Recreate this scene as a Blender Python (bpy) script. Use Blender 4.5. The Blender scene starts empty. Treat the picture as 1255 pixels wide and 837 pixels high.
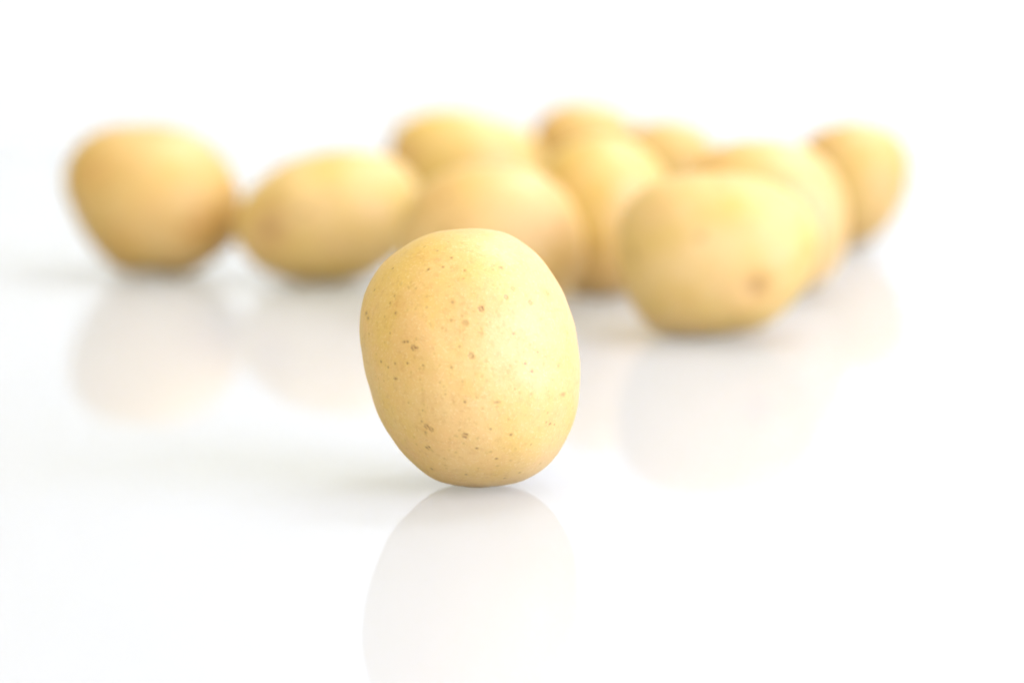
import bpy, bmesh, math, random
from mathutils import Vector, Matrix, noise

# ------------------------------------------------------------------ camera
sc = bpy.context.scene
PW, PH = 1255.0, 837.0            # pixel grid in which the photograph was measured
LENS, SENS = 100.0, 36.0
FPX = LENS / SENS * PW
PITCH = math.radians(8.75)
CAM = Vector((0.0, -0.70, 0.1400))
cd = bpy.data.cameras.new('camera')
cam = bpy.data.objects.new('camera', cd)
sc.collection.objects.link(cam)
cam.location = CAM
cam.rotation_euler = (math.radians(90) - PITCH, 0, 0)
cd.lens = LENS; cd.sensor_width = SENS
cd.clip_start = 0.01; cd.clip_end = 50
cd.dof.use_dof = True
cd.dof.focus_distance = 0.672
cd.dof.aperture_fstop = 5.6
cd.dof.aperture_blades = 0
sc.camera = cam
RIGHT = Vector((1, 0, 0))
FWD = Vector((0, math.cos(PITCH), -math.sin(PITCH)))
UP = Vector((0, math.sin(PITCH), math.cos(PITCH)))

def ray(px, py):
    return FWD + RIGHT * ((px - PW / 2) / FPX) + UP * ((PH / 2 - py) / FPX)

def to_px(p):
    v = p - CAM
    d = v.dot(FWD)
    return PW / 2 + FPX * v.dot(RIGHT) / d, PH / 2 - FPX * v.dot(UP) / d

# ------------------------------------------------------------------ studio light
world = bpy.data.worlds.new('World'); sc.world = world; world.use_nodes = True
bg = world.node_tree.nodes['Background']
bg.inputs[0].default_value = (1.0, 0.915, 0.66, 1); bg.inputs[1].default_value = 0.90

def softbox(name, loc, target, sx, sy, power, col):
    ld = bpy.data.lights.new(name, 'AREA'); ld.shape = 'RECTANGLE'
    ld.size = sx; ld.size_y = sy; ld.energy = power; ld.color = col
    o = bpy.data.objects.new(name, ld); sc.collection.objects.link(o)
    o.location = loc
    o.rotation_euler = (Vector(target) - Vector(loc)).to_track_quat('-Z', 'Y').to_euler()
    return o

softbox('key_softbox', (1.10, -0.54, 0.50), (0, 0.10, 0.02), 1.2, 0.85, 20.0, (0.90, 0.95, 1.44))
softbox('overhead_softbox', (0.1, 0.45, 1.7), (0, 0.2, 0.0), 1.4, 1.2, 2.0, (1.0, 0.99, 0.98))
softbox('added_front_fill', (0.15, -1.35, 0.22), (0, 0.2, 0.03), 1.3, 0.4, 5.2, (1.0, 0.95, 0.80))  # added fill behind the camera, brightens the potatoes' lower fronts
softbox('backdrop_softbox', (0.75, 0.9, 1.7), (0.55, 2.1, 0.25), 1.0, 0.7, 36.0, (0.93, 0.99, 1.12))

sc.view_settings.view_transform = 'Standard'
sc.view_settings.look = 'None'
sc.view_settings.exposure = 0.0
sc.view_settings.gamma = 1.0
sc.view_settings.use_curve_mapping = False
sc.render.engine = 'CYCLES'
sc.cycles.use_denoising = True
sc.cycles.max_bounces = 10
sc.cycles.diffuse_bounces = 6

# ------------------------------------------------------------------ materials
def new_mat(name):
    m = bpy.data.materials.new(name); m.use_nodes = True
    nt = m.node_tree
    return m, nt, nt.nodes['Principled BSDF']

def N(nt, kind, **kw):
    n = nt.nodes.new(kind)
    for k, v in kw.items():
        setattr(n, k, v)
    return n

def mixcol(nt, fac, a, b, blend='MIX'):
    n = nt.nodes.new('ShaderNodeMix'); n.data_type = 'RGBA'; n.blend_type = blend
    for sock, v in ((n.inputs[0], fac), (n.inputs[6], a), (n.inputs[7], b)):
        if hasattr(v, 'is_output'):
            nt.links.new(v, sock)
        else:
            sock.default_value = v if not isinstance(v, tuple) else (*v, 1)
    return n.outputs[2]

def ramp(nt, src, lo, hi):
    n = nt.nodes.new('ShaderNodeMapRange')
    n.inputs[1].default_value = lo; n.inputs[2].default_value = hi
    nt.links.new(src, n.inputs[0])
    return n.outputs[0]

def math_(nt, op, a, b):
    n = nt.nodes.new('ShaderNodeMath'); n.operation = op
    for s, v in ((n.inputs[0], a), (n.inputs[1], b)):
        if hasattr(v, 'is_output'):
            nt.links.new(v, s)
        else:
            s.default_value = v
    return n.outputs[0]

def acrylic():
    m, nt, p = new_mat('white_acrylic')
    tc = N(nt, 'ShaderNodeTexCoord')
    n1 = N(nt, 'ShaderNodeTexNoise'); n1.inputs['Scale'].default_value = 2.3
    nt.links.new(tc.outputs['Object'], n1.inputs['Vector'])
    c = mixcol(nt, ramp(nt, n1.outputs[0], 0.3, 0.7), (0.440, 0.463, 0.512), (0.450, 0.473, 0.522))
    nt.links.new(c, p.inputs['Base Color'])
    p.inputs['Roughness'].default_value = 0.035
    p.inputs['IOR'].default_value = 1.14
    p.subsurface_method = 'BURLEY'               # milky translucent acrylic: contact shadows bleed out
    p.inputs['Subsurface Weight'].default_value = 1.0
    p.inputs['Subsurface Radius'].default_value = (1.0, 1.0, 1.0)
    p.inputs['Subsurface Scale'].default_value = 0.04
    n2 = N(nt, 'ShaderNodeTexNoise'); n2.inputs['Scale'].default_value = 9.0
    nt.links.new(tc.outputs['Object'], n2.inputs['Vector'])
    b = N(nt, 'ShaderNodeBump'); b.inputs['Strength'].default_value = 0.02; b.inputs['Distance'].default_value = 0.002
    nt.links.new(n2.outputs[0], b.inputs['Height']); nt.links.new(b.outputs[0], p.inputs['Normal'])
    return m

def potato_skin(name, base, yellow, peach, seed):
    """thin smooth skin: yellow and peach blotches, fine freckles, russet marks and a little painted shade stored on the mesh"""
    m, nt, p = new_mat(name)
    L = nt.links.new
    tc = N(nt, 'ShaderNodeTexCoord')
    mp = N(nt, 'ShaderNodeMapping'); mp.inputs['Location'].default_value = (seed * 1.7, seed * 0.9, seed * 2.3)
    L(tc.outputs['Object'], mp.inputs['Vector'])
    def noi(scale, detail=3.0, rough=0.55):
        n = N(nt, 'ShaderNodeTexNoise'); n.inputs['Scale'].default_value = scale
        n.inputs['Detail'].default_value = detail; n.inputs['Roughness'].default_value = rough
        L(mp.outputs[0], n.inputs['Vector']); return n.outputs[0]
    big = noi(42, 4); mid = noi(75, 4, 0.6); fine = noi(620, 3, 0.6); grit = noi(1500, 2, 0.6)
    c = mixcol(nt, ramp(nt, big, 0.40, 0.66), base, yellow)
    c = mixcol(nt, math_(nt, 'MULTIPLY', ramp(nt, mid, 0.46, 0.68), 0.85), c, peach)
    # fine freckle: darker skin flecks and pale flaky flecks
    c = mixcol(nt, math_(nt, 'MULTIPLY', ramp(nt, fine, 0.52, 0.72), 0.26), c, (0.52, 0.27, 0.07))
    c = mixcol(nt, math_(nt, 'MULTIPLY', ramp(nt, grit, 0.55, 0.68), 0.38), c, (0.88, 0.68, 0.34))
    at = N(nt, 'ShaderNodeAttribute', attribute_name='marks')
    sep = N(nt, 'ShaderNodeSeparateColor'); L(at.outputs['Color'], sep.inputs[0])
    rough_shade_patch = math_(nt, 'MULTIPLY', sep.outputs[1], ramp(nt, fine, 0.15, 0.75))
    c = mixcol(nt, rough_shade_patch, c, (0.66, 0.34, 0.08))                 # russeted patches, plus shade painted on the half hidden potato
    c = mixcol(nt, sep.outputs[2], c, (0.78, 0.56, 0.12))              # yellow halo round lenticels
    c = mixcol(nt, sep.outputs[0], c, (0.31, 0.145, 0.04))            # lenticel dots
    L(c, p.inputs['Base Color'])
    p.inputs['Roughness'].default_value = 0.46
    p.inputs['Specular IOR Level'].default_value = 1.0
    p.inputs['Subsurface Weight'].default_value = 0.2
    p.inputs['Subsurface Radius'].default_value = (1.0, 0.5, 0.18)
    p.inputs['Subsurface Scale'].default_value = 0.0025
    rr = ramp(nt, mid, 0.3, 0.7); r2 = N(nt, 'ShaderNodeMapRange')
    L(rr, r2.inputs[0]); r2.inputs[3].default_value = 0.48; r2.inputs[4].default_value = 0.66
    L(r2.outputs[0], p.inputs['Roughness'])
    h = math_(nt, 'ADD', math_(nt, 'MULTIPLY', fine, 0.5), math_(nt, 'MULTIPLY', grit, 0.35))
    b = N(nt, 'ShaderNodeBump'); b.inputs['Strength'].default_value = 0.4; b.inputs['Distance'].default_value = 0.0004
    L(h, b.inputs['Height']); L(b.outputs[0], p.inputs['Normal'])
    return m

# ------------------------------------------------------------------ surface + sweep
def build_sweep():
    prof = [(-1.3, 0.0), (-1.298, 0.0), (-0.6, 0.0), (0.2, 0.0)]   # close rows at the rim keep the sheet flat-shaded
    y0, R = 0.95, 0.9                        # table runs flat, then curves up into the backdrop
    prof.append((y0 - 0.02, 0.0))
    for i in range(0, 41):
        a = math.pi / 2 * i / 40
        prof.append((y0 + R * math.sin(a), R - R * math.cos(a)))
    prof += [(y0 + R, 2.598), (y0 + R, 2.6)]
    bm = bmesh.new()
    rows = []
    XS = (-1.6, -1.598, -0.8, 0, 0.8, 1.598, 1.6)
    for (y, z) in prof:
        rows.append([bm.verts.new((x, y, z)) for x in XS])
    for a, b in zip(rows, rows[1:]):
        for i in range(len(XS) - 1):
            f = bm.faces.new((a[i], a[i + 1], b[i + 1], b[i])); f.smooth = True
    me = bpy.data.meshes.new('white_backdrop_sweep'); bm.to_mesh(me); bm.free()
    o = bpy.data.objects.new('white_backdrop_sweep', me); sc.collection.objects.link(o)
    md = o.modifiers.new('thickness', 'SOLIDIFY'); md.thickness = 0.004; md.offset = -1
    me.materials.append(acrylic())
    o['kind'] = 'structure'
    o['label'] = 'seamless glossy white acrylic sheet carrying the potatoes'
    o['category'] = 'backdrop'
    return o
build_sweep()

# ------------------------------------------------------------------ potatoes
def outline_radius(pts, c):
    """closed smooth polar radius through outline points (pixels, y down)"""
    pol = sorted((math.atan2(c[1] - y, x - c[0]) % (2 * math.pi), math.hypot(x - c[0], y - c[1])) for x, y in pts)
    n = len(pol)
    K = 240
    def lin(t):
        t %= 2 * math.pi
        for i in range(n):
            a0, r0 = pol[i]; a1, r1 = pol[(i + 1) % n]
            if i == n - 1: a1 += 2 * math.pi
            tt = t if t >= a0 else t + 2 * math.pi
            if a0 <= tt <= a1:
                # Catmull-Rom over neighbours
                am, rm = pol[i - 1]; ap, rp = pol[(i + 2) % n]
                if i == 0: am -= 2 * math.pi
                if i + 2 >= n: ap += 2 * math.pi
                if i == n - 1 and ap < a1: ap += 2 * math.pi
                m0 = (r1 - rm) / (a1 - am) * (a1 - a0); m1 = (rp - r0) / (ap - a0) * (a1 - a0)
                u = (tt - a0) / (a1 - a0)
                return ((2*u**3 - 3*u*u + 1) * r0 + (u**3 - 2*u*u + u) * m0 + (-2*u**3 + 3*u*u) * r1 + (u**3 - u*u) * m1)
        return pol[0][1]
    tab = [lin(2 * math.pi * k / K) for k in range(K)]
    tab = [(tab[k-3] + 2*tab[k-2] + 3*tab[k-1] + 4*tab[k] + 3*tab[(k+1) % K] + 2*tab[(k+2) % K] + tab[(k+3) % K]) / 16 for k in range(K)]
    def f(t):
        q = (t % (2 * math.pi)) / (2 * math.pi) * K
        i = int(q) % K; u = q - int(q)
        return tab[i] * (1 - u) + tab[(i + 1) % K] * u
    # mean ellipse-like radius: zeroth and second harmonics
    a0 = sum(tab) / K
    a2 = 2 * sum(tab[k] * math.cos(4 * math.pi * k / K) for k in range(K)) / K
    b2 = 2 * sum(tab[k] * math.sin(4 * math.pi * k / K) for k in range(K)) / K
    g = lambda t: a0 + a2 * math.cos(2 * t) + b2 * math.sin(2 * t)
    return f, g

def build_potato(label, pts, depth_ratio, level, mat, seed, spots=(), patches=(), dimples=(), lump=0.012, back_spots=40, grow=True):
    rnd = random.Random(seed)
    xs = [p[0] for p in pts]; ys = [p[1] for p in pts]
    c = ((min(xs) + max(xs)) / 2, (min(ys) + max(ys)) / 2)
    if grow:
        # measured edges of the defocused tubers sit inside their true outline, most at the lower flanks
        def out(x, y):
            a = math.atan2(y - c[1], x - c[0])
            k = 1.03 + (0.055 * abs(math.sin(2 * a)) if y > c[1] else 0.0)
            return c[0] + (x - c[0]) * k, c[1] + (y - c[1]) * (k if y > c[1] else 1.015)
        pts = [out(*p) for p in pts]
        low = max(p[1] for p in pts) - max(ys)
        pts = [(x, y - low * 0.6) for x, y in pts] if low > 0 else pts
    f, g = outline_radius(pts, c)
    mean_w = ((max(xs) - min(xs)) + (max(ys) - min(ys))) / 4
    bm = bmesh.new()
    bmesh.ops.create_icosphere(bm, subdivisions=level, radius=1.0)
    dirc = ray(*c)
    fw = dirc.normalized(); rt = RIGHT.copy(); rt = (rt - fw * rt.dot(fw)).normalized(); up = rt.cross(fw)
    off = Vector((seed * 3.1, seed * 1.3, seed * 7.7))
    unit = []
    for v in bm.verts:
        d = v.co
        rho = math.hypot(d.x, d.z)
        t = math.atan2(d.z, d.x)
        R = g(t) + (f(t) - g(t)) * rho * rho * rho
        l = 1 + (1 - rho * rho) * lump * 2.2 * noise.noise(d * 1.6 + off) + lump * 0.5 * noise.noise(d * 4.5 + off)
        # fuller than an ellipsoid towards the viewer, as real tubers are
        dy = d.y * (1 + 0.05 * rho * rho)
        unit.append((R * rho * math.cos(t) * l, mean_w * depth_ratio * dy * l, R * rho * math.sin(t) * l))
    # distance from the resting contact with the table (lowest point at z = 0)
    lo, hi = 0.3, 3.0
    for _ in range(40):
        d = (lo + hi) / 2
        s = d / FPX
        cen = CAM + dirc * d
        zmin = min(cen.z + (rt.z * x + fw.z * y + up.z * z) * s for x, y, z in unit)
        if zmin > 0: lo = d
        else: hi = d
    s = d / FPX; cen = CAM + dirc * d
    P = [cen + (rt * x + fw * y + up * z) * s for x, y, z in unit]
    base = min(P, key=lambda p: p.z)
    # settle: flatten the last half millimetre onto the table
    for p in P:
        if p.z < 0.0003: p.z = 0.0003 - (0.0003 - p.z) * 0.3 - 0.0003
    origin = Vector((cen.x, cen.y, 0.0))
    nv = len(P)
    for v, p in zip(bm.verts, P): v.co = p
    bm.normal_update()
    marks = [[0.0, 0.0, 0.0] for _ in range(nv)]
    disp = [0.0] * nv
    from mathutils import kdtree
    kd = kdtree.KDTree(nv)
    for i, p in enumerate(P): kd.insert(p, i)
    kd.balance()
    nor = [v.normal.copy() for v in bm.verts]
    front = [(i,) + to_px(P[i]) for i in range(nv) if nor[i].dot(P[i] - CAM) < 0]
    def at_px(px, py):
        return min(front, key=lambda q: (q[1] - px) ** 2 + (q[2] - py) ** 2)[0]
    mpp = s                                         # metres per pixel at this potato
    def lenticel(i, r, k, ring, ang=0.0, el=1.0, halo=0.25):
        c0 = P[i]; n0 = nor[i]
        t1 = (rt - n0 * rt.dot(n0)).normalized(); t2 = n0.cross(t1)
        for co, j, dist in kd.find_range(c0, r * 4.2):
            q = co - c0
            a, b = q.dot(t1), q.dot(t2)
            a, b = a * math.cos(ang) + b * math.sin(ang), (-a * math.sin(ang) + b * math.cos(ang)) * el
            e = math.hypot(a, b) / r
            e *= 1 + 0.35 * noise.noise(q * (1.6 / r) + off)
            if ring: w = max(0.0, 1 - abs(e - 0.75) / 0.5) + 0.35 * max(0.0, 1 - e)
            else: w = max(0.0, min(1.0, 1.35 - e))
            marks[j][0] = max(marks[j][0], min(1.0, k * w))
            marks[j][2] = max(marks[j][2], halo * math.exp(-(e / 2.2) ** 2))
            disp[j] += -0.00009 * math.exp(-e * e * 1.5) + 0.00006 * math.exp(-(e - 1.5) ** 2 * 3)
    for (px, py, r, k, ring, *rest) in spots:
        lenticel(at_px(px, py), r * mpp, k, ring, *rest)
    for (px, py, r, k) in patches:
        i = at_px(px, py)
        for co, j, dist in kd.find_range(P[i], r * mpp * 2):
            w = k * math.exp(-(dist / (r * mpp)) ** 2 * 1.6)
            marks[j][1] = max(marks[j][1], w)
    for (px, py, r, dep, k) in dimples:              # eyes and stem scars
        i = at_px(px, py)
        for co, j, dist in kd.find_range(P[i], r * mpp * 2.2):
            e = dist / (r * mpp)
            disp[j] -= dep * math.exp(-e * e * 1.6)
            marks[j][1] = max(marks[j][1], k * math.exp(-(e / 0.9) ** 2 * 1.5))
            marks[j][0] = max(marks[j][0], 0.5 * k * math.exp(-(e / 0.6) ** 2))
    ids = list(range(nv))
    fset = {q[0] for q in front} if spots else set()
    n = 0
    while n < back_spots:
        i = rnd.choice(ids)
        if i in fset: continue
        n += 1
        lenticel(i, rnd.uniform(0.00035, 0.0006), rnd.uniform(0.3, 0.8), rnd.random() < 0.3)
    for v, dd, nn in zip(bm.verts, disp, nor): v.co += nn * dd
    for v in bm.verts: v.co -= origin
    for fc in bm.faces: fc.smooth = True
    me = bpy.data.meshes.new('potato'); bm.to_mesh(me); bm.free()
    ca = me.color_attributes.new('marks', 'FLOAT_COLOR', 'POINT')
    flat = []
    for m_ in marks: flat += [min(1, m_[0]), min(1, m_[1]), min(1, m_[2]), 1.0]
    ca.data.foreach_set('color', flat)
    me.materials.append(mat)
    o = bpy.data.objects.new('potato', me); sc.collection.objects.link(o)
    o.location = origin
    o['label'] = label; o['category'] = 'potato'; o['group'] = 'yellow potatoes on the glossy white sheet'
    w = (max(xs) - min(xs)) * s * 1000; h = (max(ys) - min(ys)) * s * 1000
    print('POTATO %-60s d=%.3f %.0fx%.0f mm at %.3f %.3f' % (label[:60], d, w, h, origin.x, origin.y))
    return o

SKIN_PALE = potato_skin('pale_cream_skin', (.79,.545,.205),(.76,.505,.105),(.81,.515,.195), 1)
SKIN_GOLD = potato_skin('golden_skin', (.75,.51,.155),(.69,.46,.07),(.75,.475,.145), 4)
SKIN_TAN = potato_skin('tan_gold_skin', (.76,.515,.195),(.72,.47,.115),(.72,.46,.15), 7)
SKIN_RUSSET = potato_skin('russet_tan_skin', (.69,.455,.14),(.66,.425,.075),(.65,.39,.10), 12)
SKIN_GREEN = potato_skin('lemon_skin', (.78,.545,.205),(.71,.485,.10),(.77,.515,.185), 9)

# marks on the standing potato, read off at 2.325x from (420,260)
Z = 744 / 320.0
raw = [(238,241,2.2,.55,1),(150,240,2.0,.45,0),(137,260,1.8,.5,0),(151,289,2.2,.6,0),(67,290,2.2,.6,0,1.5,.6),(71,302,2.0,.6,0,1.5,.6),
 (91,222,2.0,.75,0,.6,1.6),(144,160,2.0,.75,0,.5,1.8),(241,164,2.2,.65,0,.4,1.8),(309,130,2.0,.6,0),(287,155,1.8,.6,0),(347,168,2.0,.55,0),
 (452,158,2.2,.6,0),(392,277,3.4,.75,1),(349,320,3.4,.7,1),(395,346,2.4,.5,1),(307,308,1.8,.35,0),(316,257,2.6,.45,0),(467,241,2.8,.4,1),
 (485,216,2.6,.35,1),(535,256,3.0,.4,1),(585,230,2.6,.4,1),(565,303,3.2,.22,0,0,2.2),(487,346,2.0,.55,0),(366,412,3.0,.5,1),(408,427,2.2,.55,1),
 (307,440,2.0,.5,0),(331,381,2.0,.35,0),(174,367,2.6,.75,0,-.3,1.6),(184,371,1.8,.65,0),(203,388,2.8,.75,1),(212,384,1.6,.5,0),(186,432,1.8,.8,0),
 (150,432,2.0,.55,0),(108,426,2.0,.7,0),(131,440,1.8,.55,0),(150,475,2.8,.8,0,.3,1.4),(231,438,1.8,.5,0,.4,1.6),(135,345,1.6,.45,0),(165,203,2.2,.45,1),
 (521,432,1.8,.65,0),(537,455,2.2,.75,0),(555,400,1.6,.45,0),(615,437,2.0,.35,0),(667,485,1.6,.5,0),(628,520,2.4,.45,0,1.5,.45),(535,520,2.2,.3,0),
 (443,540,1.8,.45,0,1.5,.5),(345,542,2.4,.7,0,-.8,2.2),(226,565,1.6,.4,0),(224,595,1.8,.45,0),(240,608,2.4,.6,1),(253,618,3.0,.6,1,-.6,1.4),(236,626,2.0,.5,0),
 (241,672,3.0,.8,1,.6,1.3),(349,637,2.6,.75,1),(421,616,1.6,.5,0),(482,632,2.0,.75,0),(383,672,1.8,.75,0),(438,703,1.8,.75,0),(354,747,2.2,.8,0,-.2,1.8),
 (253,733,2.2,.6,0),(506,739,1.8,.55,0),(459,758,2.0,.55,0),(583,570,1.6,.4,0),(593,600,1.4,.6,0),(603,604,1.4,.6,0),(580,597,1.4,.5,0),(588,603,1.2,.5,0),
 (537,659,1.6,.4,0),(563,715,1.6,.4,0),(322,683,1.5,.25,0),(423,683,1.3,.3,0),(239,268,1.8,.3,0),(300,85,1.6,.3,0),(340,88,1.6,.3,0),(430,165,1.6,.3,0),
 (120,300,1.6,.35,0),(75,345,1.6,.45,0),(57,360,1.5,.45,0),(210,215,1.6,.3,0),(345,190,1.8,.35,0),(270,110,1.8,.4,0),(235,98,2.4,.3,0,.5,1.8),(405,777,1.8,.4,0),
 (490,155,3.4,.2,0,-.3,2.2),(640,345,1.6,.3,0),(600,480,1.4,.25,0),(655,560,1.4,.3,0),(470,590,1.3,.25,0),(400,470,1.4,.25,0),(290,520,1.4,.3,0),(190,545,1.3,.3,0)]
rs = random.Random(5)
front_spots = [(420 + r[0] / Z, 260 + r[1] / Z, min(r[2], 2.9) * 1.08, min(0.88, r[3] * 1.32)) + tuple(r[4:]) for r in raw]
# the faint pin-prick lenticels that fill the skin between the bigger ones
for _ in range(130):
    a = rs.uniform(0, 2 * math.pi); q = math.sqrt(rs.random()) * 0.95
    front_spots.append((577 + 128 * q * math.cos(a), 438 + 150 * q * math.sin(a), rs.uniform(0.9, 1.5), rs.uniform(0.14, 0.34), 0))
front_patches = [(420 + x / Z, 260 + y / Z, r, k) for x, y, r, k in (
 (160,262,16,.55),(285,140,22,.45),(225,125,14,.5),(320,255,22,.45),(395,262,24,.35),(320,320,26,.42),(462,458,16,.55),(330,520,26,.35),
 (180,372,16,.35),(240,615,16,.4),(350,200,22,.3),(440,190,20,.3),(585,235,14,.3),(470,240,16,.25),(250,540,20,.3),(400,380,30,.25),(370,290,55,.30),(430,420,50,.2),(300,180,45,.25),(200,420,45,.2),(520,300,40,.18),(590,600,14,.3),(440,720,20,.2))]

FRONT = [(575,280),(530,286),(490,305),(462,332),(446,364),(441,400),(445,440),(456,486),(474,528),(500,561),(532,587),(560,595),(590,597),(617,594),
         (646,587),(675,566),(697,532),(708,496),(711,462),(708,420),(698,378),(680,340),(652,306),(616,285)]
build_potato('pale freckled potato standing upright on its end, alone and apart from the group', FRONT, 0.93, 7, SKIN_PALE, 1,
             front_spots, front_patches, lump=0.014, grow=False)

build_potato('tan rounded potato at the end of the group beside the tilted oblong one',
  [(82,222),(92,190),(120,166),(170,157),(222,162),(262,186),(287,223),(292,258),(283,290),(257,314),(227,331),(187,334),(149,328),(121,302),(95,264)],
  1.0, 5, SKIN_RUSSET, 2, patches=((120,210,34,.7),(245,285,36,.7),(150,290,30,.4),(200,240,30,.35),(170,175,24,.3)), dimples=((250,205,14,.0006,.25),))
build_potato('oblong potato tilted up at one end with a dark scar on its low end',
  [(292,285),(303,246),(335,212),(385,192),(440,188),(486,202),(512,238),(504,284),(474,318),(440,338),(395,346),(350,338),(312,317)],
  0.95, 5, SKIN_GREEN, 3, patches=((330,255,26,.6),(330,286,34,.9)), dimples=((330,286,28,.0014,.9),(338,250,13,.0006,.6),(470,310,14,.0005,.3)))
build_potato('wide golden potato with a pinkish eye, lying between the oblong and the tall round potatoes',
  [(492,292),(505,248),(540,218),(600,205),(655,213),(695,245),(713,292),(704,336),(676,366),(640,381),(600,386),(555,380),(515,350)],
  0.88, 5, SKIN_TAN, 4, patches=((690,280,26,.5),(640,330,30,.3),(545,235,36,.5)), dimples=((688,275,13,.0008,.4),))
build_potato('tall round potato between the wide golden one and the one with a brown eye',
  [(648,264),(659,216),(692,184),(735,172),(780,182),(810,212),(821,260),(812,310),(785,345),(750,361),(715,360),(680,342),(660,305)],
  0.9, 5, SKIN_GOLD, 5, patches=((745,330,44,.5),(690,215,26,.4)))
build_potato('big pale potato with a brown eye near its base and a flat bottom',
  [(759,296),(768,260),(796,232),(842,219),(892,218),(944,229),(981,256),(1000,292),(992,332),(966,369),(934,396),(895,408),(850,410),(808,402),(783,375),(765,334)],
  0.85, 5, SKIN_GREEN, 6, patches=((925,352,36,.85),(800,260,34,.3),(840,370,30,.3)), dimples=((925,352,19,.0020,1.0),))
build_potato('potato half hidden behind the big pale one with the brown eye',
  [(838,262),(848,212),(885,183),(935,176),(990,188),(1022,220),(1035,265),(1027,310),(1003,343),(965,357),(915,357),(870,340),(845,305)],
  0.85, 5, SKIN_TAN, 7, patches=((868,200,36,.6),(905,185,24,.4)))  # upper left patches: dull tan skin plus painted shade between neighbours
build_potato('tan potato narrowing toward its foot, outermost, beyond the half hidden one',
  [(980,200),(992,170),(1020,156),(1060,152),(1095,166),(1113,202),(1108,238),(1092,268),(1068,293),(1038,302),(1010,297),(992,268),(980,235)],
  0.95, 5, SKIN_RUSSET, 8, patches=((1005,178,32,.8),(1040,285,24,.5)))
build_potato('olive gold potato beyond the wide golden one, beside the russet topped one',
  [(477,190),(487,158),(515,141),(555,136),(605,146),(645,165),(664,200),(655,240),(620,268),(570,277),(525,268),(492,235)],
  0.82, 5, SKIN_GOLD, 9, patches=((495,190,34,.8),(545,215,26,.4)))
build_potato('russet topped potato peeking over the tall round one',
  [(652,185),(660,150),(685,131),(720,127),(755,136),(778,162),(783,195),(772,232),(745,254),(710,261),(675,250),(657,220)],
  0.9, 5, SKIN_RUSSET, 10, patches=((670,160,30,.6),(720,140,24,.4)))
build_potato('small dull gold potato showing only its top, next to the russet topped one',
  [(757,205),(766,172),(790,154),(820,149),(852,157),(874,180),(882,215),(872,252),(845,274),(815,280),(782,270),(762,240)],
  0.9, 5, SKIN_RUSSET, 11, patches=((820,165,26,.4),))
